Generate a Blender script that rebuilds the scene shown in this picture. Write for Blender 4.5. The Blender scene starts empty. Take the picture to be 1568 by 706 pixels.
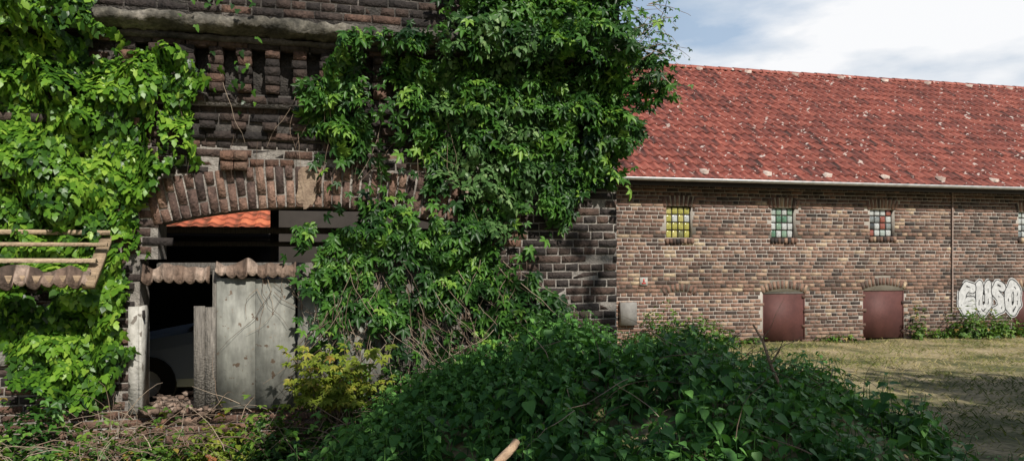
import bpy, math, random
import numpy as np
from mathutils import Vector, noise, Matrix
rng = np.random.default_rng(7); random.seed(7)
YAW = math.radians(13.8)
CY, SY = math.cos(YAW), math.sin(YAW)
scene = bpy.context.scene
scene.view_settings.view_transform = 'Standard'
scene.view_settings.look = 'None'
scene.view_settings.exposure = 0

# ------------------------------------------------------------------ helpers
def link(o, parent=None):
    scene.collection.objects.link(o)
    if parent is not None: o.parent = parent
    return o
def empty(name, loc=(0,0,0), rz=0.0):
    o = bpy.data.objects.new(name, None); o.location = loc; o.rotation_euler = (0,0,rz)
    o.empty_display_size = .2
    return link(o)
def raw_mesh(name, V, F, var, mat, parent=None, smooth=False, loc=None, rz=0):
    V = np.asarray(V, dtype=np.float32); F = np.asarray(F, dtype=np.int32)
    me = bpy.data.meshes.new(name)
    me.vertices.add(len(V)); me.vertices.foreach_set('co', V.ravel())
    k = F.shape[1]
    me.loops.add(F.size); me.loops.foreach_set('vertex_index', F.ravel())
    me.polygons.add(len(F)); me.polygons.foreach_set('loop_start', np.arange(0, F.size, k, dtype=np.int32))
    if smooth: me.polygons.foreach_set('use_smooth', np.ones(len(F), dtype=bool))
    me.update(calc_edges=True)
    a = me.attributes.new('var', 'FLOAT', 'POINT')
    if var is None: var = np.full(len(V), .5)
    a.data.foreach_set('value', np.asarray(var, dtype=np.float32))
    me.materials.append(mat)
    o = bpy.data.objects.new(name, me)
    if loc is not None: o.location = loc
    o.rotation_euler = (0,0,rz)
    return link(o, parent)
def stamp(name, tv, tf, P, R, S, var, mat, parent=None, jit=0, smooth=False, loc=None, rz=0, tvar=None):
    tv = np.asarray(tv, float); tf = np.asarray(tf); P = np.asarray(P, float); n = len(P); m = len(tv)
    S = np.asarray(S, float)
    if S.ndim == 1: S = np.repeat(S[:,None],3,1)
    L = tv[None]*S[:,None,:]
    if R is not None: L = np.einsum('nij,nmj->nmi', R, L)
    V = (L + P[:,None,:]).reshape(-1,3)
    if jit: V = V + rng.normal(0, jit, V.shape)
    F = (tf[None] + (np.arange(n)*m)[:,None,None]).reshape(-1, tf.shape[1])
    vv = np.repeat(np.asarray(var,float), m)
    if tvar is not None: vv = np.clip(vv + np.tile(tvar, n), 0, 1)
    return raw_mesh(name, V, F, vv, mat, parent, smooth, loc, rz)
CUBE_V = [(-.5,-.5,-.5),(.5,-.5,-.5),(.5,.5,-.5),(-.5,.5,-.5),(-.5,-.5,.5),(.5,-.5,.5),(.5,.5,.5),(-.5,.5,.5)]
CUBE_F = [(0,3,2,1),(4,5,6,7),(0,1,5,4),(1,2,6,5),(2,3,7,6),(3,0,4,7)]
def boxes(name, bl, mat, parent=None, jit=0, R=None):
    """bl: (x0,x1,y0,y1,z0,z1,[var])"""
    P=[((b[0]+b[1])/2,(b[2]+b[3])/2,(b[4]+b[5])/2) for b in bl]
    S=[(b[1]-b[0],b[3]-b[2],b[5]-b[4]) for b in bl]
    v=[b[6] if len(b)>6 else random.random() for b in bl]
    return stamp(name, CUBE_V, CUBE_F, P, R, S, v, mat, parent, jit)
def norm(a): return a/np.maximum(np.linalg.norm(a,axis=-1,keepdims=True),1e-9)
def basis(N, T):
    N = norm(N); T = norm(T - (T*N).sum(-1,keepdims=True)*N); X = np.cross(T, N)
    return np.stack([X,T,N],axis=-1)
def tubes(name, lines, mat, parent=None, sides=5, loc=None, rz=0):
    V=[];F=[];var=[]
    for pts,r0,r1 in lines:
        pts=np.asarray(pts,float); n=len(pts); b=len(V); vv=random.random()
        for i,p in enumerate(pts):
            t=pts[min(i+1,n-1)]-pts[max(i-1,0)]; t=t/max(np.linalg.norm(t),1e-9)
            a=np.cross(t,(0,0,1) if abs(t[2])<.9 else (1,0,0)); a/=np.linalg.norm(a); c=np.cross(t,a)
            r=r0+(r1-r0)*i/(n-1)
            for k in range(sides):
                th=2*math.pi*k/sides; V.append(p+r*(math.cos(th)*a+math.sin(th)*c)); var.append(vv)
        for i in range(n-1):
            for k in range(sides):
                k2=(k+1)%sides; F.append((b+i*sides+k,b+i*sides+k2,b+(i+1)*sides+k2,b+(i+1)*sides+k))
        for (e,pt) in ((0,pts[0]),(n-1,pts[-1])):
            if r0>.018:
                c0=len(V); V.append(pt); var.append(vv)
                for k in range(0,sides-1,2):
                    F.append((c0,b+e*sides+k,b+e*sides+k+1,b+e*sides+(k+2)%sides))
    return raw_mesh(name,V,F,var,mat,parent,True,loc,rz)
def nz(x,y,z=0): return noise.noise(Vector((x,y,z)))
def inpoly(x,y,poly):
    c=False; j=len(poly)-1
    for i in range(len(poly)):
        xi,yi=poly[i]; xj,yj=poly[j]
        if (yi>y)!=(yj>y) and x<(xj-xi)*(y-yi)/(yj-yi)+xi: c=not c
        j=i
    return c

# ------------------------------------------------------------------ materials
def mat(name, stops, src='attr', nscale=5, rough=.85, bump=.0, bscale=40, mott=None, mott2=None, specks=None, transl=0, spec=.4, metal=0, const=False):
    m=bpy.data.materials.new(name); m.use_nodes=True; nt=m.node_tree; N=nt.nodes; Lk=nt.links
    bs=N['Principled BSDF']; out=N['Material Output']
    tc=N.new('ShaderNodeTexCoord')
    ramp=N.new('ShaderNodeValToRGB'); cr=ramp.color_ramp
    if const: cr.interpolation='CONSTANT'
    while len(cr.elements)>1: cr.elements.remove(cr.elements[-1])
    cr.elements[0].position=stops[0][0]; cr.elements[0].color=(*stops[0][1],1)
    for p,c in stops[1:]:
        e=cr.elements.new(p); e.color=(*c,1)
    if src=='attr':
        a=N.new('ShaderNodeAttribute'); a.attribute_name='var'; Lk.new(a.outputs['Fac'],ramp.inputs[0])
    else:
        a=N.new('ShaderNodeTexNoise'); a.inputs['Scale'].default_value=nscale; a.inputs['Detail'].default_value=5; a.inputs['Roughness'].default_value=.65
        Lk.new(tc.outputs['Object'],a.inputs['Vector']); Lk.new(a.outputs['Fac'],ramp.inputs[0])
    col=ramp.outputs[0]
    for mo in (mott,mott2):
        if not mo: continue
        sc,lo,hi=mo[:3]
        n=N.new('ShaderNodeTexNoise'); n.inputs['Scale'].default_value=sc; n.inputs['Detail'].default_value=4; n.inputs['Roughness'].default_value=.6
        if len(mo)>3:
            mp=N.new('ShaderNodeMapping'); mp.inputs['Scale'].default_value=mo[3]; Lk.new(tc.outputs['Object'],mp.inputs[0]); Lk.new(mp.outputs[0],n.inputs['Vector'])
        else: Lk.new(tc.outputs['Object'],n.inputs['Vector'])
        mr=N.new('ShaderNodeMapRange'); mr.inputs[1].default_value=.3; mr.inputs[2].default_value=.7; mr.inputs[3].default_value=lo; mr.inputs[4].default_value=hi
        Lk.new(n.outputs['Fac'],mr.inputs[0])
        vm=N.new('ShaderNodeVectorMath'); vm.operation='SCALE'; Lk.new(col,vm.inputs[0]); Lk.new(mr.outputs[0],vm.inputs['Scale']); col=vm.outputs[0]
    if specks:
        for sc,th,c in specks:
            n=N.new('ShaderNodeTexNoise'); n.inputs['Scale'].default_value=sc; n.inputs['Detail'].default_value=3
            Lk.new(tc.outputs['Object'],n.inputs['Vector'])
            mr=N.new('ShaderNodeMapRange'); mr.inputs[1].default_value=th; mr.inputs[2].default_value=th+.03
            Lk.new(n.outputs['Fac'],mr.inputs[0])
            mx=N.new('ShaderNodeMixRGB'); Lk.new(mr.outputs[0],mx.inputs[0]); Lk.new(col,mx.inputs[1]); mx.inputs[2].default_value=(*c,1); col=mx.outputs[0]
    Lk.new(col,bs.inputs['Base Color'])
    bs.inputs['Roughness'].default_value=rough; bs.inputs['Specular IOR Level'].default_value=spec; bs.inputs['Metallic'].default_value=metal
    if bump:
        n=N.new('ShaderNodeTexNoise'); n.inputs['Scale'].default_value=bscale; n.inputs['Detail'].default_value=3
        Lk.new(tc.outputs['Object'],n.inputs['Vector'])
        b=N.new('ShaderNodeBump'); b.inputs['Strength'].default_value=bump; b.inputs['Distance'].default_value=.02
        Lk.new(n.outputs['Fac'],b.inputs['Height']); Lk.new(b.outputs[0],bs.inputs['Normal'])
    if transl:
        t=N.new('ShaderNodeBsdfTranslucent'); vm=N.new('ShaderNodeVectorMath'); vm.operation='MULTIPLY'; vm.inputs[1].default_value=(1.5,1.6,.7)
        Lk.new(col,vm.inputs[0]); Lk.new(vm.outputs[0],t.inputs[0])
        ms=N.new('ShaderNodeMixShader'); ms.inputs[0].default_value=transl
        Lk.new(bs.outputs[0],ms.inputs[1]); Lk.new(t.outputs[0],ms.inputs[2]); Lk.new(ms.outputs[0],out.inputs[0])
    return m
M_brick_old=mat('old_sooty_brick',[(0,(.018,.016,.016)),(.3,(.042,.032,.028)),(.55,(.09,.057,.044)),(.8,(.16,.085,.058)),(1,(.23,.16,.12))],bump=.9,bscale=45,mott=(1.3,.5,1.3),mott2=(25,.5,1.35),rough=.9)
M_mortar_old=mat('old_mortar',[(.3,(.1,.09,.08)),(.5,(.27,.245,.22)),(.7,(.42,.39,.35))],src='noise',nscale=2.6,bump=.8,bscale=60,mott=(30,.6,1.2),rough=.95)
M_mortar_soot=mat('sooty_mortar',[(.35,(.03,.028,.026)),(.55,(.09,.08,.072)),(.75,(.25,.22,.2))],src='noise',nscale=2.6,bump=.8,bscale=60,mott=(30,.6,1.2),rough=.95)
M_vous=mat('arch_brick',[(0,(.04,.03,.028)),(.35,(.1,.062,.05)),(.7,(.19,.11,.08)),(.9,(.27,.17,.125)),(1,(.36,.29,.23))],bump=.9,bscale=40,mott=(14,.5,1.35),mott2=(60,.6,1.3),rough=.9)
M_brick_barn=mat('barn_brick',[(0,(.042,.034,.031)),(.25,(.11,.07,.056)),(.5,(.2,.115,.085)),(.75,(.29,.18,.13)),(.92,(.38,.28,.19)),(1,(.5,.39,.26))],bump=.5,bscale=40,mott=(.7,.72,1.25),mott2=(22,.7,1.2),rough=.9)
M_mortar_barn=mat('barn_mortar',[(.3,(.32,.285,.245)),(.7,(.5,.46,.41))],src='noise',nscale=3,bump=.3,bscale=60,rough=.95)
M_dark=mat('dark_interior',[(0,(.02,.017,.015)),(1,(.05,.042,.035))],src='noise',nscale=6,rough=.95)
M_concrete=mat('weathered_ledge',[(.3,(.035,.034,.028)),(.5,(.12,.11,.09)),(.62,(.22,.2,.165)),(.75,(.34,.31,.27))],src='noise',nscale=4,bump=1,bscale=22,mott=(30,.5,1.25),mott2=(4,.5,1.2,(1,1,.2)),rough=.95)
M_stone=mat('tan_patch',[(.3,(.16,.11,.08)),(.7,(.32,.24,.17))],src='noise',nscale=12,bump=.8,bscale=40,rough=.95)
M_wood=mat('weathered_wood',[(0,(.2,.14,.09)),(.5,(.36,.26,.17)),(1,(.48,.37,.25))],mott=(12,.55,1.2,(1,6,6)),bump=.5,bscale=60,rough=.9)
M_woodgrey=mat('grey_wood',[(0,(.1,.09,.08)),(.5,(.21,.19,.165)),(1,(.32,.3,.27))],mott=(10,.45,1.3,(8,8,.8)),bump=.6,bscale=60,rough=.9)
M_door=mat('grey_painted_metal',[(.3,(.19,.19,.165)),(.5,(.3,.3,.265)),(.7,(.37,.37,.33))],src='noise',nscale=3,mott=(8,.6,1.12,(2,2,.5)),mott2=(2.2,.7,1.1),specks=[(14,.66,(.12,.085,.06)),(5,.7,(.12,.12,.1)),(30,.68,(.2,.17,.13))],rough=.7,bump=.25,bscale=8)
M_white=mat('old_white_paint',[(.3,(.26,.25,.22)),(.6,(.5,.48,.44))],src='noise',nscale=9,rough=.8,bump=.3,specks=[(12,.62,(.15,.13,.11))])
M_scal=mat('old_clay_sheet',[(0,(.06,.042,.032)),(.5,(.17,.115,.085)),(1,(.33,.25,.2))],mott=(14,.45,1.35),bump=.7,rough=.9)
M_tile=mat('red_roof_tile',[(0,(.045,.02,.017)),(.15,(.12,.034,.027)),(.5,(.215,.056,.04)),(1,(.3,.09,.062))],mott=(.8,.85,1.15),mott2=(16,.75,1.2),specks=[(7,.655,(.5,.41,.37)),(13,.68,(.45,.36,.32))],rough=.75,bump=.2)
M_tile_o=mat('orange_roof_tile',[(0,(.1,.04,.02)),(.3,(.4,.1,.05)),(1,(.6,.18,.08))],mott=(16,.75,1.2),rough=.8)
M_vent=mat('pale_vent_tile',[(0,(.35,.26,.22)),(1,(.6,.5,.44))],mott=(20,.6,1.2),rough=.8)
M_gutter=mat('zinc_gutter',[(0,(.5,.5,.5)),(1,(.62,.62,.62))],mott=(6,.7,1.1),rough=.45,metal=.3)
M_reddoor=mat('red_brown_shutter',[(.3,(.085,.032,.028)),(.7,(.12,.046,.04))],src='noise',nscale=3,mott=(30,.85,1.1),mott2=(3,.8,1.15,(1,1,.3)),rough=.7)
M_grey=mat('grey_plaster',[(.3,(.17,.16,.15)),(.7,(.27,.26,.24))],src='noise',nscale=8,rough=.9)
M_glass=mat('glass_block',[(0,(.34,.32,.08)),(.1,(.42,.38,.13)),(.2,(.16,.16,.07)),(.3,(.09,.18,.12)),(.4,(.2,.3,.22)),(.5,(.33,.38,.35)),(.6,(.45,.47,.46)),(.7,(.2,.22,.22)),(.8,(.05,.055,.055)),(.9,(.25,.08,.06)),(1,(.25,.08,.06))],const=True,rough=.15,spec=.8,mott=(30,.6,1.25))
M_gwhite=mat('graffiti_white',[(.3,(.42,.42,.42)),(.7,(.6,.6,.6))],src='noise',nscale=12,rough=.7,mott=(20,.75,1.1))
M_gblack=mat('graffiti_black',[(0,(.02,.02,.022)),(1,(.03,.03,.03))],src='noise',rough=.7)
M_signred=mat('sign_red',[(0,(.45,.05,.04)),(1,(.5,.06,.05))],src='noise',rough=.5)
M_ivy=mat('ivy_leaf',[(0,(.012,.042,.007)),(.3,(.048,.13,.013)),(.65,(.125,.265,.022)),(1,(.28,.43,.055))],rough=.42,transl=.25,spec=.5)
M_creep=mat('creeper_leaf',[(0,(.01,.036,.009)),(.35,(.028,.085,.014)),(.7,(.07,.18,.024)),(1,(.19,.33,.05))],rough=.45,transl=.2,spec=.4)
M_creepdim=mat('small_ivy_leaf',[(0,(.02,.05,.015)),(.4,(.05,.115,.03)),(.8,(.1,.19,.06)),(1,(.19,.29,.11))],rough=.48,transl=.15,spec=.4)
M_nettle=mat('nettle_leaf',[(0,(.03,.085,.024)),(.5,(.075,.2,.045)),(1,(.14,.31,.065))],rough=.5,transl=.25,spec=.35)
M_weed=mat('weed_leaf',[(0,(.03,.07,.012)),(.5,(.075,.16,.02)),(.85,(.16,.25,.035)),(1,(.3,.2,.05))],rough=.5,transl=.22,spec=.4)
M_yellow=mat('yellow_green_leaf',[(0,(.09,.14,.015)),(.6,(.2,.25,.03)),(.9,(.32,.3,.05)),(1,(.3,.1,.03))],rough=.5,transl=.25,spec=.35)
M_twig=mat('dry_twig',[(0,(.08,.055,.04)),(.5,(.2,.14,.1)),(1,(.4,.32,.24))],rough=.9)
M_bark=mat('bark',[(.3,(.07,.05,.035)),(.7,(.16,.12,.085))],src='noise',nscale=10,bump=.8,bscale=20)
M_log=mat('dead_branch',[(.3,(.24,.15,.09)),(.7,(.48,.34,.23))],src='noise',nscale=14,bump=.8,bscale=40,mott=(10,.5,1.25))
M_grass=mat('grass_blade',[(0,(.045,.075,.014)),(.35,(.11,.15,.03)),(.6,(.24,.24,.08)),(1,(.48,.39,.2))],rough=.7,transl=.15,spec=.2)
M_ground=mat('ground_soil_grass',[(.3,(.05,.06,.018)),(.42,(.12,.12,.045)),(.52,(.29,.24,.125)),(.7,(.43,.34,.21))],src='noise',nscale=.9,mott=(14,.55,1.3),bump=1,bscale=14,rough=.95)

# ------------------------------------------------------------------ leaf templates
def fan(outline, c):
    V=[c]+outline; n=len(outline); F=[(0,1+i,1+(i+1)%n) for i in range(n)]
    return np.array(V,float),np.array(F)
IVY=fan([(0,0,.0),(.26,-.18,-.03),(.52,.1,-.16),(.26,.33,-.02),(.3,.6,-.1),(0,1.05,-.22),(-.3,.6,-.1),(-.26,.33,-.02),(-.52,.1,-.16),(-.26,-.18,-.03)],(0,.3,.0))
def leaflet(ang,L,W,b=(0,0,0),droop=.2):
    pts=[(0,0,0),(-W*.9,.35*L,.06),(-W*.8,.68*L,.04),(0,L,-droop*L),(W*.8,.68*L,.04),(W*.9,.35*L,.06)]
    c,s=math.cos(ang),math.sin(ang)
    return [(x*c+y*s+b[0],-x*s+y*c+b[1],z+b[2]) for x,y,z in pts]
LF=[(0,2,1),(0,3,2),(0,4,3),(0,5,4)]
def multi(lst):
    V=[];F=[]
    for l in lst:
        b=len(V); V+=l; F+=[(a+b,c+b,d+b) for a,c,d in LF]
    return np.array(V,float),np.array(F)
PALM=multi([leaflet(math.radians(a),L,.19) for a,L in ((-105,.6),(-52,.85),(0,1),(52,.85),(105,.6))])
TRI=multi([leaflet(math.radians(a),L,.26) for a,L in ((-75,.75),(0,1),(75,.75))])
NET=fan([(0,0,0),(.3,.0,.02),(.4,.22,.02),(.3,.5,.0),(.13,.78,-.08),(0,1,-.18),(-.13,.78,-.08),(-.3,.5,0),(-.4,.22,.02),(-.3,0,.02)],(0,.35,-.07))
QUAD=multi([leaflet(0,1,.33)])

# ------------------------------------------------------------------ terrain
def hz(x,y):
    ax=2.2; r2=((x-.83)/ax)**2+((y-5.5)/2.15)**2
    h=0
    if r2<1: h=.88*(1-r2)**.62*(1+.14*nz(x*1.3,y*1.3,3))
    h+=.03*nz(x*.5,y*.5)*(1 if abs(x)<30 else 0)
    return h
xs=np.concatenate([-np.geomspace(300,9,12),np.arange(-8,14.01,.2),np.geomspace(15,300,12)])
ys=np.concatenate([-np.geomspace(300,9,10),np.arange(-8,17.01,.2),np.geomspace(18,400,12)])
V=[];F=[]
for y in ys:
    for x in xs: V.append((x,y,hz(x,y)))
nx=len(xs)
for j in range(len(ys)-1):
    for i in range(nx-1): F.append((j*nx+i,j*nx+i+1,(j+1)*nx+i+1,(j+1)*nx+i))
raw_mesh('ground',V,F,None,M_ground,smooth=True)

# ------------------------------------------------------------------ FRONT BUILDING (local: x along facade, y back, z up)
FB=empty('abandoned_brick_building',(0,7.106,0),YAW)
FO=(0,7.106,0)
UC,RI,ZC,RT=-1.77,5.04,-2.903,.36
def arch_i(u): return ZC+math.sqrt(RI**2-(u-UC)**2)
def arch_e(u): return ZC+math.sqrt((RI+RT)**2-(u-UC)**2)
OL,OR,OLL=-3.03,-.52,-3.17
bl=[];
C=.075; nrow=int(4.5/C)
for i in range(nrow):
    z=i*C; L=.25 if i%2==0 else .125; u=-5.7+(0.06 if i%4==0 else (.185 if i%2==0 else 0))
    while u<1.035:
        u1=min(u+L*random.uniform(.96,1.04),1.035); uc=(u+u1)/2; zc=z+C/2
        keep=True; pr=0.007+random.gauss(0,.003)
        if OL<uc<OR and zc>.42 and zc<arch_e(uc)+.02: keep=False
        if OLL<uc<OR and .42<zc<1.7: keep=False
        if zc>2.98: pr+=.07
        if 3.08<zc<3.46 and -3.3<uc<-.6: keep=False
        if 3.46<=zc<3.56: pr+=.04
        if 2.70<zc<2.93 and (i%2==1) and int((u+10)/.125)%2==0: pr+=.085
        if 2.70<zc<2.93 and (i%2==1) and int((u+10)/.125)%2==1 and uc>-3.2: keep=False
        if 2.70<zc<2.93 and (i%2==0): pr+=.03
        if 3.53<zc<3.72: keep=False
        if random.random()<.015: keep=False
        if keep and u1-u>.03:
            v=random.betavariate(2,2.2)
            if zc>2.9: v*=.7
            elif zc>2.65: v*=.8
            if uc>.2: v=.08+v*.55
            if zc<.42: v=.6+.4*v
            bl.append((u+.0065,u1-.0065,-pr,.05,z+.0075,z+C-.0075,v))
        u=u1
u=-3.3
while u<-.6:
    for k in range(5):
        z=3.085+k*.075
        bl.append((u+.004+random.gauss(0,.005),u+.118,-.12+random.gauss(0,.006),.05,z+.005,z+.07,.1+random.random()*.6))
    u+=.225
for k in range(2):
    for j in range(2): bl.append((-2.53+j*.108,-2.53+j*.108+.1,-.1-.02*k,.05,2.44+k*.08,2.51+k*.08,.75+.2*random.random()))
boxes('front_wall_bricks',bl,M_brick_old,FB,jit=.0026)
def extr(name,poly,y0,y1,m):
    n=len(poly); V=[(x,y0,z) for x,z in poly]+[(x,y1,z) for x,z in poly]
    me=bpy.data.meshes.new(name); F=[tuple(range(n)),tuple(range(2*n-1,n-1,-1))]+[(i,(i+1)%n,n+(i+1)%n,n+i)[::-1] for i in range(n)]
    me.from_pydata(V,[],F); me.update(); me.materials.append(m); return link(bpy.data.objects.new(name,me),FB)
ai=[(OL+(OR-OL)*t/16,arch_i(OL+(OR-OL)*t/16)+.01) for t in range(17)]
extr('front_wall_core',[(-5.7,0),(OLL,0),(OLL,1.69),(OL,1.69)]+ai+[(OR,0),(1.03,0),(1.03,2.65),(-5.7,2.65)],0,.36,M_mortar_old)
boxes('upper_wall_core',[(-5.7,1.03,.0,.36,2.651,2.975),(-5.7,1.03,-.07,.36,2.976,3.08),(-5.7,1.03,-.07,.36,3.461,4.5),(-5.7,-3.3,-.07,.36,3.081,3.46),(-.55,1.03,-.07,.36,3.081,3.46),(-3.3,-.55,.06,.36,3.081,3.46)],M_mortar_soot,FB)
boxes('threshold_core',[(OLL,OR,.012,.34,-.1,.4)],M_mortar_old,FB)
P=[];R=[];S=[];v=[]
a=-.252; da=.0152; kk=0
while a<.256:
    kk+=1
    rr=[(RI,RI+.235),(RI+.247,RI+RT)] if kk%2 else [(RI,RI+.112),(RI+.124,RI+RT)]
    for r0,r1 in rr:
        rc=(r0+r1)/2; P.append((UC+rc*math.sin(a),.02+random.gauss(0,.003),ZC+rc*math.cos(a))); S.append((.062,.08,r1-r0-.006))
        R.append([[math.cos(a),0,math.sin(a)],[0,1,0],[-math.sin(a),0,math.cos(a)]]); v.append(random.betavariate(1.6,1.8))
    a+=da
stamp('arch_voussoirs',CUBE_V,CUBE_F,P,np.array(R),S,v,M_vous,FB,jit=.003)
def blobpatch(name,cx,cz,w,h,y,m):
    pts=[]
    for k in range(30):
        t=2*math.pi*k/30; c,s=math.cos(t),math.sin(t); q=(abs(c)**4+abs(s)**4)**-.25*(1+.3*nz(c*3+cx*9,s*3,cz))
        pts.append((cx+w/2*c*q,cz+h/2*s*q))
    extr(name,pts[::-1],y,y+.03,m)
blobpatch('mortar_repair',-1.83,2.30,.17,.33,-.028,M_stone)
def ledge(name,u0,u1,prof,amp,m,parent,n=200):
    V=[];F=[];k=len(prof)
    for i in range(n+1):
        u=u0+(u1-u0)*i/n
        for j,(y,z) in enumerate(prof):
            V.append((u,y+amp*nz(u*4,j*3.1,1)+amp*.8*nz(u*19,j*3.1,1),z+amp*nz(u*5,j*3.1,8)+amp*.7*nz(u*23,j*2.1,8)))
    for i in range(n):
        for j in range(k):
            j2=(j+1)%k; F.append((i*k+j,i*k+j2,(i+1)*k+j2,(i+1)*k+j))
    return raw_mesh(name,V,F,None,m,parent)
ledge('concrete_ledge',-5.7,1.12,[(.0,3.535),(-.2,3.55),(-.3,3.58),(-.32,3.61),(-.30,3.66),(-.14,3.70),(.0,3.73)],.034,M_concrete,FB)
ledge('ledge_underside_course',-5.7,1.1,[(.0,3.49),(-.15,3.50),(-.17,3.535),(-.0,3.54)],.012,M_mortar_soot,FB)
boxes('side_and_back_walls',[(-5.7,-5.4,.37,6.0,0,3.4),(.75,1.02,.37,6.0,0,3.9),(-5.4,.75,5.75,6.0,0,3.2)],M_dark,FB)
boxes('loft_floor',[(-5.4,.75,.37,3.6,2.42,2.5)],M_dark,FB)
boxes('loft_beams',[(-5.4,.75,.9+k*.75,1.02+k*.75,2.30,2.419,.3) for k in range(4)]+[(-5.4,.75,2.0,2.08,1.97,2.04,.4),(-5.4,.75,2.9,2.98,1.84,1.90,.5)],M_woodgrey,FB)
boxes('inner_posts',[(-2.35,-2.25,3.3,3.4,0,2.4,.1),(-1.2,-1.08,2.6,2.72,0,2.4,.1),(-4.2,-4.1,3.2,3.3,0,2.4,.1)],M_woodgrey,FB)
P=[];v=[]
ang=math.radians(20)
for r in range(7):
    for c in range(13):
        P.append((-5.0+c*.2+.1,4.0+r*.25*math.cos(ang),2.07+r*.25*math.sin(ang))); v.append(random.random())
Rm=np.array([[1,0,0],[0,math.cos(ang),-math.sin(ang)],[0,math.sin(ang),math.cos(ang)]])
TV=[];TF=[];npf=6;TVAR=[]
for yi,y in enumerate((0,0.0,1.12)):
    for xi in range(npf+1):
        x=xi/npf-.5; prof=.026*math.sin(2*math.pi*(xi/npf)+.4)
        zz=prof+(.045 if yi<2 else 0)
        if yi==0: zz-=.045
        TV.append((x,y,zz)); TVAR.append((-.9 if yi==0 else (-.25 if yi==2 else .1))-(.25 if prof<-.015 else 0))  # shadow lines under lips and along troughs painted into the tile colour
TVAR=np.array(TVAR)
for yi in range(2):
    for xi in range(npf): TF.append((yi*(npf+1)+xi,yi*(npf+1)+xi+1,(yi+1)*(npf+1)+xi+1,(yi+1)*(npf+1)+xi))
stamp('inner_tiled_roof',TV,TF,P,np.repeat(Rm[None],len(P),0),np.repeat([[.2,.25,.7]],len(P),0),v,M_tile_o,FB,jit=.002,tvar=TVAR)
boxes('inner_roof_deck',[(-5.0,-2.4,4.02,5.7,1.98,2.02)],M_dark,FB)
boxes('metal_door_leaf',[(-2.565,-2.255,-.05,-.03,.43,1.53),(-2.252,-1.93,-.053,-.033,.42,1.52)],M_door,FB)
boxes('door_board',[(-2.74,-2.655,-.075,-.05,.45,1.3,.3),(-2.65,-2.57,-.08,-.052,.44,1.29,.4),(-2.6,-2.54,-.03,.03,.42,1.6,.3)],M_woodgrey,FB)
boxes('side_panel',[(-1.91,-1.62,-.03,-.01,.45,1.5),(-1.58,-1.2,-.03,-.012,.5,1.3)],M_door,FB)
boxes('infill_boards',[(-1.9+k*.14,-1.9+k*.14+.132,.03,.06,.4,1.62+.05*random.random(),random.random()*.5) for k in range(10)],M_woodgrey,FB)
boxes('white_jamb',[(-3.25,-3.175,-.03,.0,.42,1.3),(-3.175,-3.15,-.03,.25,.42,1.3)],M_white,FB)
boxes('rail_beam',[(-3.05,-.6,.05,.15,1.56,1.66,.15)],M_woodgrey,FB)
def scallop(name,u0,u1,ztop,zbot,y0,y1,m,parent,per=.082):
    V=[];F=[];var=[]; n=int((u1-u0)/per*8)
    for i in range(n+1):
        u=u0+(u1-u0)*i/n; w=math.cos(2*math.pi*(u-u0)/per); k=int((u-u0)/per); rn=nz(k*3.3,1,u0)
        for (y,z,t) in ((y0,ztop,0),(y1,zbot,1)):
            V.append((u,y-.02*w,z+(.04*rn-.04*abs(math.sin(math.pi*(u-u0)/per))+.02)*t+.008*nz(u*4,z)+(.07*nz(u*9,5,u0)*(1-t)))); var.append(.5+1.1*rn)
    for i in range(n): F.append((i*2,i*2+1,i*2+3,i*2+2))
    o=raw_mesh(name,V,F,np.clip(var,0,1),m,parent); md=o.modifiers.new('th','SOLIDIFY'); md.thickness=.012; return o
scallop('corrugated_strip_door',-2.56,-1.93,1.66,1.55,-.06,-.13,M_scal,FB)
scallop('corrugated_strip_left',-3.14,-2.62,1.63,1.50,.0,-.06,M_scal,FB)
P=[];R=[];S=[];v=[]
for _ in range(150):
    P.append((random.uniform(-3.14,-2.6),random.uniform(-.12,.7),.41+random.random()*.05)); a=random.uniform(0,3); b=random.gauss(0,.4)
    Mx=Matrix.Rotation(a,3,'Z')@Matrix.Rotation(b,3,'X'); R.append(np.array(Mx)); S.append((random.uniform(.02,.12),random.uniform(.02,.06),random.uniform(.008,.04))); v.append(random.random())
stamp('rubble',CUBE_V,CUBE_F,P,np.array(R),S,v,M_scal,FB,jit=.004)
CN=empty('wooden_canopy',FO,YAW)
boxes('battens',[(-5.6,-3.36,-.14,-.10,1.885,1.92,.7),(-5.6,-3.34,-.33,-.28,1.785,1.82,.6),(-5.6,-3.38,-.47,-.42,1.665,1.70,.9)],M_wood,CN,jit=.004)
P=[];R=[];S=[]
aa=math.atan2(.42,.6)
for u in (-3.4,-4.3,-5.2):
    P.append((u,-.28,1.70)); S.append((.05 if u<-3.5 else .085,.74,.05)); R.append([[1,0,0],[0,math.cos(aa),-math.sin(aa)],[0,math.sin(aa),math.cos(aa)]])
stamp('rafters',CUBE_V,CUBE_F,P,np.array(R),S,[.5,.3,.3],M_wood,CN)
boxes('fascia',[(-5.6,-3.36,-.56,-.53,1.50,1.57,.4)],M_wood,CN)
scallop('tile_edge',-5.6,-3.4,1.62,1.50,-.52,-.6,M_scal,CN,per=.09)
boxes('posts',[(-3.42,-3.36,-.03,.0,.5,1.9,.3)],M_woodgrey,CN)
boxes('wall_panel',[(-4.5,-4.12,-.06,-.03,.85,1.35,.5)],M_white,CN)

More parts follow.
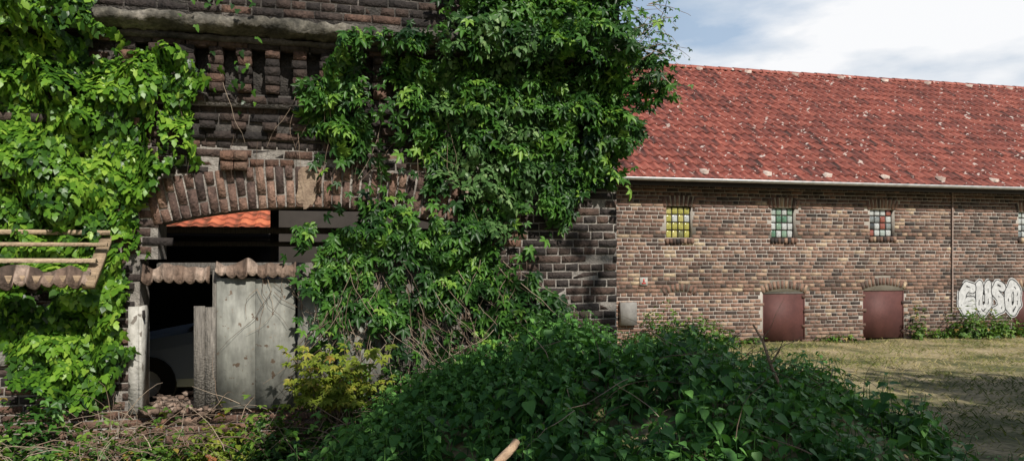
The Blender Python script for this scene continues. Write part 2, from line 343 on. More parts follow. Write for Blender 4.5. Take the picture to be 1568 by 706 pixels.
# ------------------------------------------------------------------ BARN
BO=(0,14.16,0); BN=empty('brick_barn',BO,YAW); BR=22
wins=[(3.08,3.63,2.07,2.70),(5.37,5.92,2.09,2.71),(7.67,8.27,2.13,2.72),(11.47,12.05,2.13,2.72),(14.1,14.7,2.13,2.72)]
doors=[(5.175,6.14,0,1.0),(7.5,8.51,0,1.05),(11.3,12.3,0,1.0)]
blind=(3.06,3.66,.95)
bl=[]
for i in range(44):
    z=i*C-.02; L=.25 if i%2==0 else .125; u=-7+(.06 if i%4==0 else (.185 if i%2==0 else 0))
    while u<BR:
        u1=u+L*(1+random.uniform(-.03,.03)); uc=(u+u1)/2; zc=z+C/2; keep=True; a0,a1=u,u1
        for w in wins:
            if w[0]-.02<uc<w[1]+.02 and w[2]<zc<w[3]+.19: keep=False
            elif zc>w[2] and zc<w[3]+.19 and a0<w[0]<a1: a1=w[0]
            elif zc>w[2] and zc<w[3]+.19 and a0<w[1]<a1: a0=w[1]
        for d in doors:
            ze=d[3]+.26-.12*((uc-(d[0]+d[1])/2)/.5)**2
            if d[0]-.02<uc<d[1]+.02 and zc<ze: keep=False
        ze=blind[2]+.25-.1*((uc-3.36)/.3)**2
        if blind[0]<uc<blind[1] and blind[2]+.08<zc<ze: keep=False
        if keep and a1-a0>.03:
            vv=random.betavariate(1.4,1.7)
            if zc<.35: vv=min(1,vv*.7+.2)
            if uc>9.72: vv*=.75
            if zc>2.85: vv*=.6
            if abs(uc-3.4)<.45 and 1.6<zc<2.1: vv=min(1,vv+.25)
            bl.append((a0+.0065,a1-.0065,-.005-abs(random.gauss(0,.002)),.04,z+.0075,z+C-.0075,vv))
        u=u1
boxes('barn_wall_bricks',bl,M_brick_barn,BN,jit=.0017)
core=[]
def strips(z0,z1,holes):
    u=-7
    for a,b in holes: core.append((u,a,0,.3,z0,z1)); u=b
    core.append((u,BR,0,.3,z0,z1))
strips(-.1,1.02,[(d[0],d[1]) for d in doors]); strips(1.02,2.09,[]); strips(2.09,2.71,[(w[0],w[1]) for w in wins]); strips(2.71,3.28,[])
boxes('barn_wall_core',core,M_mortar_barn,BN)
boxes('barn_back',[(-7,BR,7.7,8,0,3.28),(-7,-6.7,.3,7.7,0,3.28),(BR-.3,BR,.3,7.7,0,3.28)],M_brick_barn,BN)
P=[];R=[];S=[];v=[]
def soldiers(cx,half,zs,rise,ln):
    Rr=(half**2+rise**2)/(2*rise); zc=zs+rise-Rr; am=math.asin(half/Rr); n=int(2*half/.078)
    for k in range(n):
        a=-am+2*am*(k+.5)/n; rc=Rr+ln/2
        P.append((cx+rc*math.sin(a),.022,zc+rc*math.cos(a))); S.append((.058,.07,ln)); v.append(random.betavariate(2,2))
        R.append([[math.cos(a),0,math.sin(a)],[0,1,0],[-math.sin(a),0,math.cos(a)]])
for w in wins: soldiers((w[0]+w[1])/2,(w[1]-w[0])/2+.06,w[3]-.03,.05,.2)
for w in wins:
    n=8
    for k in range(n):
        P.append((w[0]-.03+(w[1]-w[0]+.06)*(k+.5)/n,.0,w[2]-.04)); S.append((.06,.08,.1)); v.append(random.random()); R.append(np.eye(3))
for d in doors: soldiers((d[0]+d[1])/2,(d[1]-d[0])/2+.02,d[3]-.01,.10,.15)
soldiers(3.36,.33,.97,.09,.14)
stamp('soldier_arches',CUBE_V,CUBE_F,P,np.array(R,dtype=float),S,v,M_brick_barn,BN,jit=.002)
sh=[];fr=[];gr=[]
for d in doors:
    sh.append((d[0]+.02,d[1]-.02,.02,.05,.03,d[3]-.03))
    gr.append((d[0],d[1],.0125,.06,d[3]-.025,d[3]+.075))
    fr+= [(d[0]+.0,d[0]+.025,.005,.03,.02,d[3]-.03),(d[1]-.025,d[1],.005,.03,.02,d[3]-.03)]
boxes('shutters',sh,M_reddoor,BN); boxes('shutter_frames',fr,M_reddoor,BN); boxes('lintels',gr,M_grey,BN)
gb=[]; pal=[[0.05,.05,.15,.15,.25,.05,.65],[.35,.45,.55,.35,.45,.65],[.65,.65,.75,.85,.55,.95,.65],[.65,.55,.75],[.65,.75]]
for wi,w in enumerate(wins):
    nc,nr=4,4
    for r in range(nr):
        for c in range(nc):
            x0=w[0]+.02+(w[1]-w[0]-.04)*c/nc; x1=w[0]+.02+(w[1]-w[0]-.04)*(c+1)/nc
            z0=w[2]+.02+(w[3]-w[2]-.02)*r/nr; z1=w[2]+.02+(w[3]-w[2]-.02)*(r+1)/nr
            gb.append((x0+.009,x1-.009,.06+random.uniform(-.004,.004),.12,z0+.009,z1-.009,random.choice(pal[wi])))
o=boxes('glass_block_panes',gb,M_glass,BN); md=o.modifiers.new('b','BEVEL'); md.width=.018; md.segments=2
boxes('window_backing',[(w[0],w[1],.085,.13,w[2]+.001,w[3]+.03) for w in wins],M_dark,BN)
RZ=6.50
sl=math.atan2(RZ-3.2,4.4); cs,sn=math.cos(sl),math.sin(sl); SL=math.hypot(RZ-3.2,4.4); rows=20; rl=SL/rows
P=[];v=[]
for r in range(rows):
    for c in range(147):
        P.append((-7.2+c*.2+.1,-.4+r*rl*cs,3.2+r*rl*sn+.016*nz(c*.15,r*.4))); v.append(.15+.85*random.betavariate(2,2))
Rm=np.array([[1,0,0],[0,cs,-sn],[0,sn,cs]])
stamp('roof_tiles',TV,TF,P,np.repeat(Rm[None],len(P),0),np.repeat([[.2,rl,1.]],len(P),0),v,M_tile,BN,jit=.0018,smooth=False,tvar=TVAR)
me=bpy.data.meshes.new('roof_deck')
V=[(-7.2,-.4,3.15),(BR+.2,-.4,3.15),(BR+.2,4,RZ-.05),(-7.2,4,RZ-.05),(BR+.2,8.4,3.15),(-7.2,8.4,3.15)]
me.from_pydata(V,[],[(0,1,2,3),(3,2,4,5),(0,5,4,1)]); me.materials.append(M_tile); link(bpy.data.objects.new('roof_deck',me),BN)
RV=[];RF=[]
for yi,(x,rr) in enumerate(((-.5,.11),(.5,.095))):
    for k in range(7):
        t=math.pi*k/6; RV.append((x,math.cos(t)*rr,math.sin(t)*rr))
for k in range(6): RF.append((k,k+1,8+k,7+k))
n=74
stamp('ridge_tiles',RV,RF,[(-7+.4*k,4.0,RZ-.03+.014*nz(k*.3,2)) for k in range(n)],None,[(.42,1.1,.9)]*n,[.4+.6*random.random() for _ in range(n)],M_tile,BN)
HV=[(-.5,0,0),(.5,0,0),(-.35,0,.7),(.35,0,.7),(-.5,1,0),(.5,1,0),(-.3,1,.1),(.3,1,.1)]
HF=[(0,1,3,2),(2,3,7,6),(0,2,6,4),(1,5,7,3)]
P=[]
for k in range(14):
    u=3.75+1.36*k; P.append((u,-.4+.45*rl*cs,3.2+.45*rl*sn+.04))
for k in range(16):
    u=1.7+1.36*k; P.append((u,-.4+(rows-.9)*rl*cs,3.2+(rows-.9)*rl*sn+.05))
stamp('vent_tiles',HV,HF,P,np.repeat(Rm[None],len(P),0),[(.15,.18,.11)]*len(P),[random.random() for _ in P],M_vent,BN,jit=.004)
gv=[];gf=[]
for x in (-7.2,BR+.2):
    for k in range(9):
        t=math.pi+math.pi*k/8; gv.append((x,-.47+.06*math.cos(t),3.2+.06*math.sin(t)))
for k in range(8): gf.append((k,k+1,10+k,9+k))
o=raw_mesh('gutter',gv,gf,None,M_gutter,BN,True); md=o.modifiers.new('t','SOLIDIFY'); md.thickness=.006
boxes('eaves_board',[(-7.2,BR+.2,-.40,-.38,3.06,3.14)],M_dark,BN)
tubes('downpipe',[([(9.705,-.03,3.15),(9.705,-.03,2),(9.705,-.03,.55)],.017,.017)],M_vent,BN,sides=8)
boxes('junction_box',[(2.1,2.42,-.12,-.013,.42,.86)],M_grey,BN)
G=empty('graffiti',BO,YAW)
lets=[[(.42,.66),(.25,.72),(.13,.55),(.12,.3),(.25,.15),(.42,.2),(.42,.38),(.3,.38)],
 [(.62,.74),(.6,.3),(.72,.14),(.86,.3),(.86,.74)],
 [(1.26,.68),(1.13,.74),(1.04,.6),(1.2,.44),(1.25,.22),(1.06,.14)],
 [(1.55,.76),(1.43,.55),(1.44,.25),(1.57,.13),(1.7,.3),(1.69,.6),(1.55,.76)]]
def sd(px,pz,poly):
    m=9
    for (ax,az),(bx,bz) in zip(poly[:-1],poly[1:]):
        t=max(0,min(1,((px-ax)*(bx-ax)+(pz-az)*(bz-az))/((bx-ax)**2+(bz-az)**2))); m=min(m,math.hypot(px-ax-t*(bx-ax),pz-az-t*(bz-az)))
    return m
Wt=[];Bk=[]; g=.0085
for i in range(int(2.05/g)):
    for j in range(int(1.02/g)):
        x=-.08+i*g; z=-.04+j*g
        ds=sorted(sd(x,z,l)+.02*nz(x*6,z*6) for l in lets)
        q=(9.84+x*.93,9.84+(x+g)*.93,-.0165,-.0155,.40+z*.96,.40+(z+g)*.96)
        if ds[0]<.096 and ds[1]-ds[0]>.024 and not(ds[0]<.012 and nz(x*9,z*9,5)>.1): Wt.append(q)
        elif ds[0]<.12: Bk.append(q)
        elif ds[0]<.14 and nz(x*5,z*5,3)>-.2: Wt.append(q)
def flat(name,L,m):
    V=[];F=[]
    for a in L:
        b=len(V); V+=[(a[0],a[2]-.004,a[4]),(a[1],a[2]-.004,a[4]),(a[1],a[2]-.004,a[5]),(a[0],a[2]-.004,a[5])]; F.append((b,b+1,b+2,b+3))
    raw_mesh(name,V,F,None,m,G)
flat('letter_fill',Wt,M_gwhite); flat('letter_outline',Bk,M_gblack)
SG=empty('wall_sign',BO,YAW)
boxes('plate',[(2.52,2.68,-.03,-.018,1.17,1.33)],M_white,SG); boxes('symbol',[(2.56,2.64,-.034,-.031,1.2,1.23),(2.585,2.615,-.034,-.031,1.235,1.3)],M_signred,SG)

# ------------------------------------------------------------------ climbing plants
def ivy(name, poly, n, thick, tmpl, size, m, hole=None, gap=-9, seed=0, vbias=0, vmul=1, hkeep=.07, oj=.5):
    P=[];N=[];T=[];S=[];var=[]
    us=[p[0] for p in poly]; zs=[p[1] for p in poly]; cnt=0; tries=0
    while cnt<n and tries<n*8:
        tries+=1
        u=random.uniform(min(us)-.1,max(us)+.1); z=random.uniform(min(zs)-.1,max(zs)+.1)
        wu=u+.16*nz(u*3,z*3,seed)+.09*nz(u*9,z*9,seed); wz=z+.16*nz(u*3,z*3,seed+5)+.09*nz(u*9,z*9,seed+5)
        if not inpoly(wu,wz,poly): continue
        if hole and any(inpoly(wu,wz,h) for h in hole) and random.random()>hkeep: continue
        dn=nz(u*2.2,z*1.4,seed+9)+.5*nz(u*6,z*4,seed+9)
        if dn<gap and random.random()<.9: continue
        f=lambda a,b: thick*(.45+.8*nz(a*2.3,b*2.3,seed+3)+.7*nz(a*5.5,b*5.5,seed+3))
        o=max(.03,f(u,z)); e=.05
        gx=(f(u+e,z)-f(u-e,z))/(2*e); gz=(f(u,z+e)-f(u,z-e))/(2*e)
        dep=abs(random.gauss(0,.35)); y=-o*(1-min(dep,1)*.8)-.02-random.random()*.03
        if z>2.98: y-=.08
        if 3.45<z<3.78: y-=.24*(1 if random.random()<.8 else .0)
        if u>1.02: y=random.uniform(-.3,.5)
        P.append((u,y,z))
        N.append((-gx*1.3+random.gauss(0,oj), -1+random.gauss(0,.25), .5-gz*1.3+random.gauss(0,oj)))
        T.append((random.gauss(0,.5),-.3+random.gauss(0,.3),-1))
        S.append(size*random.choice((.6,.8,1,1.15))*random.uniform(.85,1.15))
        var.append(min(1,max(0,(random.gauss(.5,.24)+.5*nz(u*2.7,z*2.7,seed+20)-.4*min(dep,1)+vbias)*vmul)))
        cnt+=1
    return stamp(name,tmpl[0],tmpl[1],P,basis(np.array(N,float),np.array(T,float)),S,var,m,loc=FO,rz=YAW)
PL=[(-4.9,4.5),(-3.5,4.5),(-3.52,3.80),(-3.3,3.5),(-3.0,3.47),(-2.76,3.27),(-2.6,3.14),(-2.76,3.0),(-2.76,2.61),(-2.78,2.41),(-3.0,2.38),(-3.1,2.0),(-3.07,1.78),(-3.17,1.565),(-3.25,1.03),(-3.3,.81),(-3.4,.5),(-3.75,.5),(-4.05,.75),(-4.2,1.1),(-4.9,1.1)]
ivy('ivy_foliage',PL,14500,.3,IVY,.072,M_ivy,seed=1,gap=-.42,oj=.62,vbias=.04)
PR=[(-.69,4.5),(-.75,3.74),(-1.44,3.62),(-1.67,3.38),(-1.81,3.09),(-2.0,2.88),(-1.78,2.72),(-1.78,2.53),(-1.67,2.3),(-1.67,2.07),(-1.94,1.98),(-2.18,1.76),(-1.94,1.67),(-1.86,1.39),(-1.89,.93),(-1.72,.76),(-1.33,.45),(-.81,.5),(-.51,.6),(-.02,.7),(.04,1.18),(.16,1.67),(.19,1.85),(.53,1.87),(.58,2.22),(1.0,2.35),(1.2,2.61),(1.28,2.93),(1.5,3.4),(1.45,3.83),(1.25,4.2),(1.1,4.5)]
HO=[[(-1.62,2.62),(-1.2,2.62),(-1.05,2.4),(-.8,2.36),(-.5,2.25),(-.5,1.98),(-.9,2.03),(-1.3,2.12),(-1.62,2.1)]]
HO2=HO+[[(-1.8,1.25),(-1.1,1.1),(-.6,1.2),(-.3,1.0),(-.3,.5),(-1.9,.4)]]
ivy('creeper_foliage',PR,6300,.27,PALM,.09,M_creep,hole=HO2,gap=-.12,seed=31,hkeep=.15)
PI=[(-.75,3.7),(.15,3.7),(.3,3.0),(.25,2.3),(-.1,1.9),(-.5,2.1),(-.7,2.6),(-.75,3.1)]
ivy('ivy_foliage',PI,2600,.32,IVY,.056,M_creepdim,seed=51,vbias=.1)
ivy('creeper_foliage',[(-.55,4.5),(1.05,4.5),(1.2,3.0),(.95,2.4),(.3,2.3),(-.5,2.6)],2300,.36,PALM,.088,M_creep,seed=71,gap=-.3)
ivy('creeper_foliage',[(.1,1.1),(.2,1.4),(.5,1.42),(.55,1.1),(.3,.95)],130,.2,PALM,.1,M_creep,seed=81)
ivy('ivy_foliage',[(-2.95,4.4),(-2.2,4.4),(-2.2,2.9),(-2.6,2.9)],50,.1,IVY,.055,M_ivy,seed=91,vmul=.6)
L=[]
def vine(u,z,ln,up=-1,y=-.1,drift=.3,r=.004):
    pts=[];d=random.gauss(0,drift)
    for k in range(10):
        pts.append((u,y-.04*nz(k*.5,u*3),z)); d+=random.gauss(0,drift*.5); u+=d*ln/10; z+=up*ln/10*(1+.2*random.gauss(0,1))
    return (pts,r,r*.5)
for _ in range(120): L.append(vine(random.uniform(-1.8,.1),random.uniform(.9,1.7),random.uniform(.3,.9),-1,random.uniform(-.25,-.06),.5,.003))
for _ in range(26): L.append(vine(random.uniform(-3.0,-.6),random.uniform(2.6,3.4),random.uniform(.3,.9),-1,-.12,.3,.0025))
for _ in range(14): L.append(vine(random.uniform(-2.3,-1.9),random.uniform(1.4,1.6),random.uniform(.2,.6),-1,-.09,.8,.0025))
tubes('climbing_vine_stems',L,M_twig,loc=FO,rz=YAW,sides=4)
L=[];P=[];N=[];T=[];S=[];var=[]
for _ in range(50):
    p=np.array([random.uniform(.95,1.4),random.uniform(-.35,.3),random.uniform(3.3,4.25)]); d=np.array([random.uniform(.3,1),random.gauss(0,.2),random.uniform(-.2,.8)]); pts=[p.copy()]
    for k in range(8):
        d=d+np.array([random.gauss(0,.12),random.gauss(0,.1),random.gauss(-.08,.12)]); p=p+norm(d)*random.uniform(.04,.07); pts.append(p.copy())
        if random.random()<.6:
            P.append(p+rng.normal(0,.015,3)); N.append((random.gauss(0,.5),-1,random.gauss(.5,.5))); T.append((random.gauss(.3,.5),-.2,random.gauss(-.6,.4))); S.append(random.uniform(.02,.05)); var.append(random.random()*.6)
    L.append((pts,.004,.0015))
tubes('creeper_sprig_stems',L,M_twig,loc=FO,rz=YAW,sides=4)
stamp('creeper_sprig_leaves',TRI[0],TRI[1],P,basis(np.array(N,float),np.array(T,float)),S,var,M_creep,loc=FO,rz=YAW)

# ------------------------------------------------------------------ nettles on the mound
def nettles(name,pts,m,szs=(.055,.1),hs=(.12,.36),tm=NET,lv=5):
    P=[];N=[];T=[];S=[];var=[];ST=[]
    for (x,y,zb) in pts:
        h=random.uniform(*hs)*(1+.6*nz(x*1.5,y*1.5,7)); lean=np.array([random.gauss(0,.14),random.gauss(0,.14)-.06])
        a0=random.uniform(0,math.pi); pv=random.gauss(.5,.15)+.45*nz(x*1.2,y*1.2,2); sc=random.uniform(.75,1.15)
        ST.append(([(x,y,zb),(x+lean[0]*h*.5,y+lean[1]*h*.5,zb+h*.5),(x+lean[0]*h,y+lean[1]*h,zb+h)],.004,.002))
        for l in range(lv):
            zz=h-l*.062*sc
            if zz<0: break
            s=sc*min(szs[1],szs[0]*.6+(szs[1]-szs[0]*.6)*l/2.5)
            for sd_ in (0,math.pi):
                a=a0+l*math.pi/2+sd_+random.gauss(0,.25); dx,dy=math.cos(a),math.sin(a); dr=random.uniform(.1,.9)
                P.append((x+lean[0]*zz+dx*.015,y+lean[1]*zz+dy*.015,zb+zz)); T.append((dx,dy,-dr)); N.append((dx*dr+random.gauss(0,.2),dy*dr+random.gauss(0,.2),1)); S.append(s*random.uniform(.85,1.15))
                var.append(min(1,max(0,pv+.12*(2-l)+random.gauss(0,.1))))
    E=empty(name)
    stamp('leaves',tm[0],tm[1],P,basis(np.array(N,float),np.array(T,float)),S,var,m,E)
    tubes('stems',ST,M_nettle,E,sides=3)
    return E
pts=[]
while len(pts)<2300:
    x=random.uniform(-1.6,3.3); y=random.uniform(3.3,7.6); r2=((x-.83)/2.3)**2+((y-5.5)/2.3)**2
    if r2<1.0 and y<7.0+.245*x-.05 and nz(x*1.8,y*1.8,12)>-.42: pts.append((x,y,hz(x,y)))
nettles('nettle_patch',pts,M_nettle)
def ring(cx,cy,rx,ry,n): 
    o=[]
    for _ in range(n):
        a=random.uniform(0,6.283); r=math.sqrt(random.random()); x=cx+rx*r*math.cos(a); y=cy+ry*r*math.sin(a); o.append((x,y,hz(x,y)))
    return o
nettles('nettle_patch',ring(3.9,5.9,.7,.4,90),M_nettle,hs=(.05,.18))
def bl2w(u,v): return (u*CY-v*SY, 14.16+u*SY+v*CY)
def fw(u,v): return (u*CY-v*SY, 7.106+u*SY+v*CY)
def bush(name,cx,cy,rx,ry,h,n,m,tm=TRI,s=(.05,.1),zb=0):
    P=[];N=[];T=[];S=[];var=[]
    for _ in range(n):
        d=norm(rng.normal(0,1,3)); d[2]=abs(d[2]); r=random.uniform(.35,1)*(1+.7*nz(d[0]*2.5+cx,d[1]*2.5+cy,d[2]*2.5))
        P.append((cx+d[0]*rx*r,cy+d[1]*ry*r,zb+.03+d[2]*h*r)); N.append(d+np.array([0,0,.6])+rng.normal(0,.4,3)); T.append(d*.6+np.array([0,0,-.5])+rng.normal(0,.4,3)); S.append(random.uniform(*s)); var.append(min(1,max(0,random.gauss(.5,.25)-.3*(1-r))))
    return stamp(name,tm[0],tm[1],P,basis(np.array(N,float),np.array(T,float)),S,var,m)
for (u,v,rx,ry,h,n) in [(2.75,-.6,.5,.4,.8,460),(3.5,-.5,.6,.35,.65,460),(4.1,-.45,.35,.25,.3,160),(8.65,-.25,.18,.18,.65,130),(9.9,-.35,.55,.3,.62,520),(10.7,-.3,.45,.3,.5,380),(11.6,-.4,.5,.3,.42,300),(9.2,-.2,.3,.15,.2,120),(4.8,-.15,.3,.1,.12,60),(6.8,-.15,.5,.1,.12,80)]:
    x,y=bl2w(u,v); bush('weed_bush',x,y,rx,ry,h,n,M_weed,s=(.04,.085))
for (u,v,rx,ry,h,n,m_) in [(-4.3,-.6,.5,.35,.7,460,M_weed),(-3.8,-.5,.4,.3,.75,460,M_creep),(-3.35,-.5,.35,.25,.55,320,M_weed),(-2.95,-.65,.35,.25,.5,340,M_weed),(-2.5,-.55,.35,.22,.5,260,M_yellow),(-2.1,-.5,.35,.22,.52,300,M_weed),(-1.55,-.45,.4,.25,.6,380,M_weed),(-1.0,-.4,.45,.3,.7,460,M_creep),(-.4,-.35,.4,.25,.78,420,M_creep),(-2.7,-1.05,.4,.25,.38,280,M_weed),(-3.4,-1.1,.4,.25,.42,300,M_weed),(-2.0,-.95,.45,.3,.45,340,M_creep),(-1.4,-1.0,.4,.3,.5,340,M_nettle),(-3.9,-1.05,.4,.3,.42,280,M_weed)]:
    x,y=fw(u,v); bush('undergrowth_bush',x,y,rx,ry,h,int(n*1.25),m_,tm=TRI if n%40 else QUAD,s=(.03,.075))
P=[];N=[];T=[];S=[];var=[];L=[]
for b in range(26):
    p=np.array([random.uniform(-1.75,-1.45),-.5,.3]); a=random.uniform(-1.2,1.0); ln=random.uniform(.3,.75); zt=random.uniform(.55,1.0)
    q=p+np.array([math.sin(a)*ln*.9,-abs(math.cos(a))*.35*ln+random.gauss(0,.05),0]); q[2]=zt
    pp=[p,(p+q)/2+np.array([0,0,.12]),q]; L.append((pp,.005,.002))
    for k in range(15):
        t=random.uniform(.35,1.1); c=p*(1-t)+q*t; c=c+np.array([random.gauss(0,.07),random.gauss(0,.06),.1*math.sin(t*3)+random.gauss(0,.015)])
        P.append(c); N.append((random.gauss(0,.3),random.gauss(-.4,.25),1)); T.append((math.sin(a)+random.gauss(0,.6),-.6+random.gauss(0,.5),-.2)); S.append(random.uniform(.04,.08)); var.append(random.betavariate(2,2))
Y=empty('yellow_green_shrub',FO,YAW)
stamp('leaves',PALM[0],PALM[1],P,basis(np.array(N,float),np.array(T,float)),S,var,M_yellow,Y); tubes('stems',L,M_twig,Y,sides=4)
L=[]
for _ in range(420):
    u=random.choice([random.uniform(-4.6,-2.9),random.uniform(-3.2,-1.2),random.uniform(-1.6,-.3)]); v=random.uniform(-1.3,-.2)
    x,y=fw(u,v); z=random.uniform(.05,.5); d=np.array([random.gauss(0,1),random.gauss(0,.4),abs(random.gauss(.4,.5))]); p=np.array([x,y,z]); pts=[p.copy()]
    for k in range(8):
        d=norm(d)+np.array([0,0,-.16])+rng.normal(0,.16,3); p=p+norm(d)*random.uniform(.04,.09); p[2]=max(p[2],.02); pts.append(p.copy())
    L.append((pts,random.uniform(.002,.005),.001))
for _ in range(80):
    x=random.uniform(.2,2.4); y=random.uniform(3.9,5.3); z=hz(x,y)+random.uniform(.05,.3); d=np.array([random.gauss(0,1),random.gauss(0,.4),random.gauss(.2,.4)]); p=np.array([x,y,z]); pts=[p.copy()]
    for k in range(7):
        d=norm(d)+np.array([0,0,-.1])+rng.normal(0,.15,3); p=p+norm(d)*.06; pts.append(p.copy())
    L.append((pts,.003,.001))
tubes('dry_brambles',L,M_twig,sides=4)
tubes('dead_branch',[([(-.2,3.45,.62),(-.1,3.52,.72),(-.06,3.58,.755),(.0,3.64,.80),(.02,3.68,.82)],.024,.02)],M_log,sides=9)
tubes('dead_branch',[([(1.75,5.0,.85),(1.7,5.05,1.0),(1.66,5.08,1.15),(1.6,5.1,1.26)],.012,.007),([(1.7,5.05,1.0),(1.74,5.0,1.1),(1.76,4.98,1.17)],.007,.004)],M_log,sides=6)

# ------------------------------------------------------------------ grass
n=42000
x=rng.uniform(1.5,14,n); y=rng.uniform(5.5,17,n)
vv=x*-SY+(y-14.16)*CY
k_=(vv<-.05)&(x<y*.72+1); x=x[k_]; y=y[k_]; n=len(x)
P=np.stack([x,y,[hz(a,b)-.005 for a,b in zip(x,y)]],1)
an=rng.uniform(0,6.28,n); T=np.stack([np.cos(an)*.7,np.sin(an)*.7,rng.uniform(.25,1,n)],1); N=np.stack([-np.sin(an),np.cos(an),np.zeros(n)],1)+rng.normal(0,.3,(n,3))
pv=np.array([nz(a*.7,b*1.1,4)+.5*nz(a*2.5,b*2.5,4) for a,b in zip(x,y)])
far=np.clip((y-9)/3,0,1)
var=np.clip(.3+.36*far+.6*pv+rng.normal(0,.18,n),0,1)
kk=(rng.uniform(0,1,n)<.35+.65*(pv<.1))
P,T,N,var=P[kk],T[kk],N[kk],var[kk]; n=len(P)
GV=[(-.06,0,0),(.06,0,0),(.04,.6,.06),(-.04,.6,.06),(0,1,.2),(0,1,.2)]
stamp('grass',GV,[(0,1,2,3),(3,2,4,5)],P,basis(N,T),rng.uniform(.04,.1,n),var,M_grass)

# ------------------------------------------------------------------ parked car inside
CM=mat('car_paint',[(0,(.3,.35,.41)),(1,(.34,.39,.45))],rough=.25,spec=.7); CG=mat('car_glass',[(0,(.02,.025,.03)),(1,(.03,.03,.04))],rough=.08); CT=mat('tyre',[(0,(.02,.02,.02)),(1,(.03,.03,.03))],rough=.9)
CL=mat('car_lamp',[(0,(.5,.5,.5)),(1,(.6,.6,.6))],rough=.1)
px_,py_=fw(-2.35,3.2); CAR=empty('parked_car',(px_,py_,0),YAW)
prof=[(-1.95,.3,.55,.72),(-1.9,.26,.68,.78),(-1.3,.24,.80,.8),(-.75,.24,.9,.82),(.9,.24,.92,.82),(1.6,.24,.9,.8),(1.88,.28,.82,.76),(1.93,.34,.6,.72)]
def loft(name,prof,m,seg=4):
    V=[];F=[];
    for (x,z0,z1,hw) in prof:
        ring_=[(-hw*.92,z0),(-hw,z0+.1),(-hw,z1-.16),(-hw*.93,z1-.03),(-hw*.7,z1),(hw*.7,z1),(hw*.93,z1-.03),(hw,z1-.16),(hw,z0+.1),(hw*.92,z0)] if z1-z0>.2 else [(-hw*.9,z0),(-hw,z0+.01),(-hw,z0+.02),(-hw*.93,z1-.01),(-hw*.7,z1),(hw*.7,z1),(hw*.93,z1-.01),(hw,z0+.02),(hw,z0+.01),(hw*.9,z0)]
        V+=[(x,y,z) for y,z in ring_]
    k=10
    for i in range(len(prof)-1):
        for j in range(k): j2=(j+1)%k; F.append((i*k+j,i*k+j2,(i+1)*k+j2,(i+1)*k+j))
    me=bpy.data.meshes.new(name); F+= [tuple(range(k)),tuple(range(len(V)-1,len(V)-k-1,-1))]
    me.from_pydata(V,[],F); me.materials.append(m); o=link(bpy.data.objects.new(name,me),CAR); return o
loft('body',prof,CM)
loft('roof',[(-.25,1.38,1.42,.58),(0,1.38,1.46,.6),(1.0,1.38,1.45,.6),(1.3,1.36,1.42,.56)],CM)
me=bpy.data.meshes.new('cabin_glass')
V=[(-.85,-.74,.88),(1.6,-.74,.88),(1.6,.74,.88),(-.85,.74,.88),(-.2,-.57,1.4),(1.25,-.57,1.4),(1.25,.57,1.4),(-.2,.57,1.4)]
me.from_pydata(V,[],CUBE_F); me.materials.append(CG); link(bpy.data.objects.new('cabin_glass',me),CAR)
tubes('wheels',[([(a,b-.09,.3),(a,b+.09,.3)],.3,.3) for a in (-1.25,1.2) for b in (-.76,.76)],CT,CAR,sides=20)
tubes('hubcaps',[([(a,b-.1,.3),(a,b+.1,.3)],.15,.15) for a in (-1.25,1.2) for b in (-.76,.76)],CL,CAR,sides=16)
boxes('headlamps',[(-1.95,-1.86,-.62,-.42,.56,.68),(-1.95,-1.86,.42,.62,.56,.68)],CL,CAR)

# ------------------------------------------------------------------ shade trees behind the camera (outside the frame)
M_tl=mat('tree_leaf',[(0,(.03,.07,.015)),(1,(.08,.15,.03))],rough=.5,transl=.2)
def tree(x,y,r,zc,n,hr=None,tr=.2):
    E=empty('broadleaf_tree',(x,y,0)); hr=hr or r
    L=[([(0,0,0),(.05,.05,zc*.4),(0,.1,zc*.8),(.05,0,zc+hr*.5)],tr,.05)]
    cl=[]
    for k in range(16):
        d=norm(rng.normal(0,1,3)); c=np.array([d[0]*r*.62,d[1]*r*.62,zc+d[2]*hr*.62]); cl.append(c); L.append(([(0,.05,zc*.55+random.uniform(0,zc*.3)),tuple(c*.5+np.array([0,0,zc*.42])),tuple(c)],tr*.35,.015))
    P=[]
    for _ in range(n):
        c=random.choice(cl); P.append(c+rng.normal(0,1,3)*np.array([r,r,hr])*.19)
    tubes('trunk_and_limbs',L,M_bark,E,sides=8)
    stamp('crown_leaves',QUAD[0],QUAD[1],P,basis(rng.normal(0,1,(n,3))+np.array([0,0,.5]),rng.normal(0,1,(n,3))),rng.uniform(.16,.3,n),rng.uniform(0,1,n),M_tl,E)
tree(3.4,-.3,1.5,4.4,1500)
tree(1.75,.75,1.15,4.75,800,.9,tr=.09)
tree(6.0,-.6,2.6,6.2,3800,2.6)
tree(10.4,.2,2.9,6.2,6000,2.7)
tree(14.6,.4,2.9,6.0,5500,2.6)

# ------------------------------------------------------------------ light, sky
sd_=Vector((.35,-.7,.62)).normalized(); elev=math.asin(sd_.z); az=math.atan2(sd_.x,sd_.y)
sun=bpy.data.lights.new('sun','SUN'); sun.energy=5; sun.angle=math.radians(.5); sun.color=(1,.95,.86)
so=link(bpy.data.objects.new('sun',sun)); so.rotation_euler=sd_.to_track_quat('Z','Y').to_euler()
w=bpy.data.worlds.new('World'); scene.world=w; w.use_nodes=True; nt=w.node_tree; N=nt.nodes; Lk=nt.links
bg=N['Background']; sky=N.new('ShaderNodeTexSky'); sky.sky_type='NISHITA'; sky.sun_disc=False; sky.sun_elevation=elev; sky.sun_rotation=az
tc=N.new('ShaderNodeTexCoord'); mp=N.new('ShaderNodeMapping'); mp.inputs['Scale'].default_value=(1,1,3.0); mp.inputs['Location'].default_value=(.9,.4,.75)
Lk.new(tc.outputs['Generated'],mp.inputs[0])
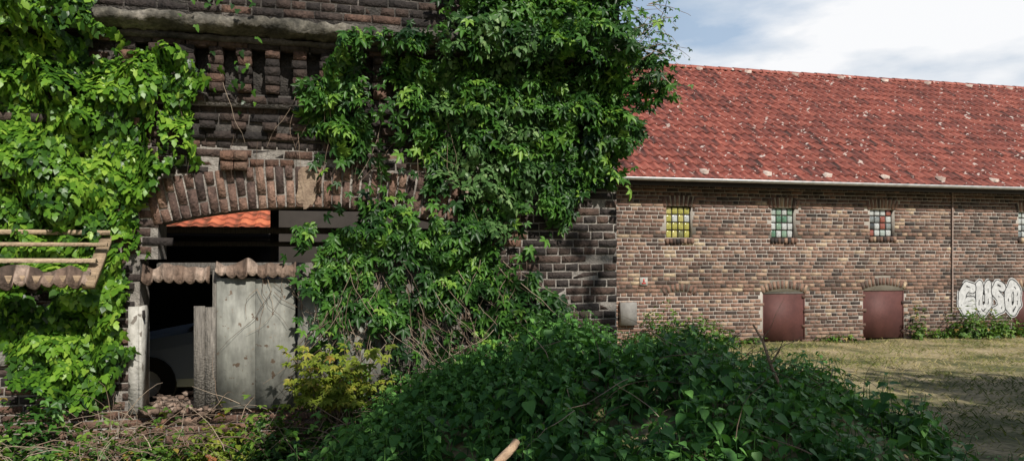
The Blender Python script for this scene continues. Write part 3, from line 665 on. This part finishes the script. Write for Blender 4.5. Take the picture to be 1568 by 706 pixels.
n1=N.new('ShaderNodeTexNoise'); n1.inputs['Scale'].default_value=2.8; n1.inputs['Detail'].default_value=9; n1.inputs['Roughness'].default_value=.55; Lk.new(mp.outputs[0],n1.inputs['Vector'])
dt=N.new('ShaderNodeVectorMath'); dt.operation='DOT_PRODUCT'; dt.inputs[1].default_value=(.777,.583,.243); Lk.new(tc.outputs['Generated'],dt.inputs[0])
ma=N.new('ShaderNodeMath'); ma.operation='MULTIPLY_ADD'; Lk.new(dt.outputs['Value'],ma.inputs[0]); ma.inputs[1].default_value=2.2; ma.inputs[2].default_value=-.822*2.2
ad=N.new('ShaderNodeMath'); ad.operation='ADD'; Lk.new(ma.outputs[0],ad.inputs[0]); Lk.new(n1.outputs['Fac'],ad.inputs[1])
r1=N.new('ShaderNodeValToRGB'); r1.color_ramp.elements[0].position=.40; r1.color_ramp.elements[1].position=.58; Lk.new(ad.outputs[0],r1.inputs[0])
# thin high haze low in the sky on the same side
hz_=N.new('ShaderNodeMixRGB'); hf=N.new('ShaderNodeMapRange'); hf.inputs[1].default_value=.35; hf.inputs[2].default_value=.8; hf.inputs[3].default_value=0; hf.inputs[4].default_value=.75; Lk.new(dt.outputs['Value'],hf.inputs[0])
Lk.new(hf.outputs[0],hz_.inputs[0]); Lk.new(sky.outputs[0],hz_.inputs[1]); hz_.inputs[2].default_value=(6.3,8.0,10.2,1)
n2=N.new('ShaderNodeTexNoise'); n2.inputs['Scale'].default_value=3.4; n2.inputs['Detail'].default_value=8; Lk.new(mp.outputs[0],n2.inputs['Vector'])
r2=N.new('ShaderNodeValToRGB'); r2.color_ramp.elements[0].position=.42; r2.color_ramp.elements[0].color=(7.9,8.8,9.9,1); r2.color_ramp.elements[1].position=.53; r2.color_ramp.elements[1].color=(12.0,12.1,12.3,1); Lk.new(n2.outputs['Fac'],r2.inputs[0])
mx=N.new('ShaderNodeMixRGB'); Lk.new(r1.outputs[0],mx.inputs[0]); Lk.new(hz_.outputs[0],mx.inputs[1]); Lk.new(r2.outputs[0],mx.inputs[2])
Lk.new(mx.outputs[0],bg.inputs[0]); bg.inputs[1].default_value=.08

cam=bpy.data.cameras.new('camera'); cam.lens=27; cam.sensor_width=36; cam.shift_y=.0268; cam.clip_end=1500
co=link(bpy.data.objects.new('camera',cam)); co.location=(0,0,1.7); co.rotation_euler=(math.radians(90),0,0)
scene.camera=co
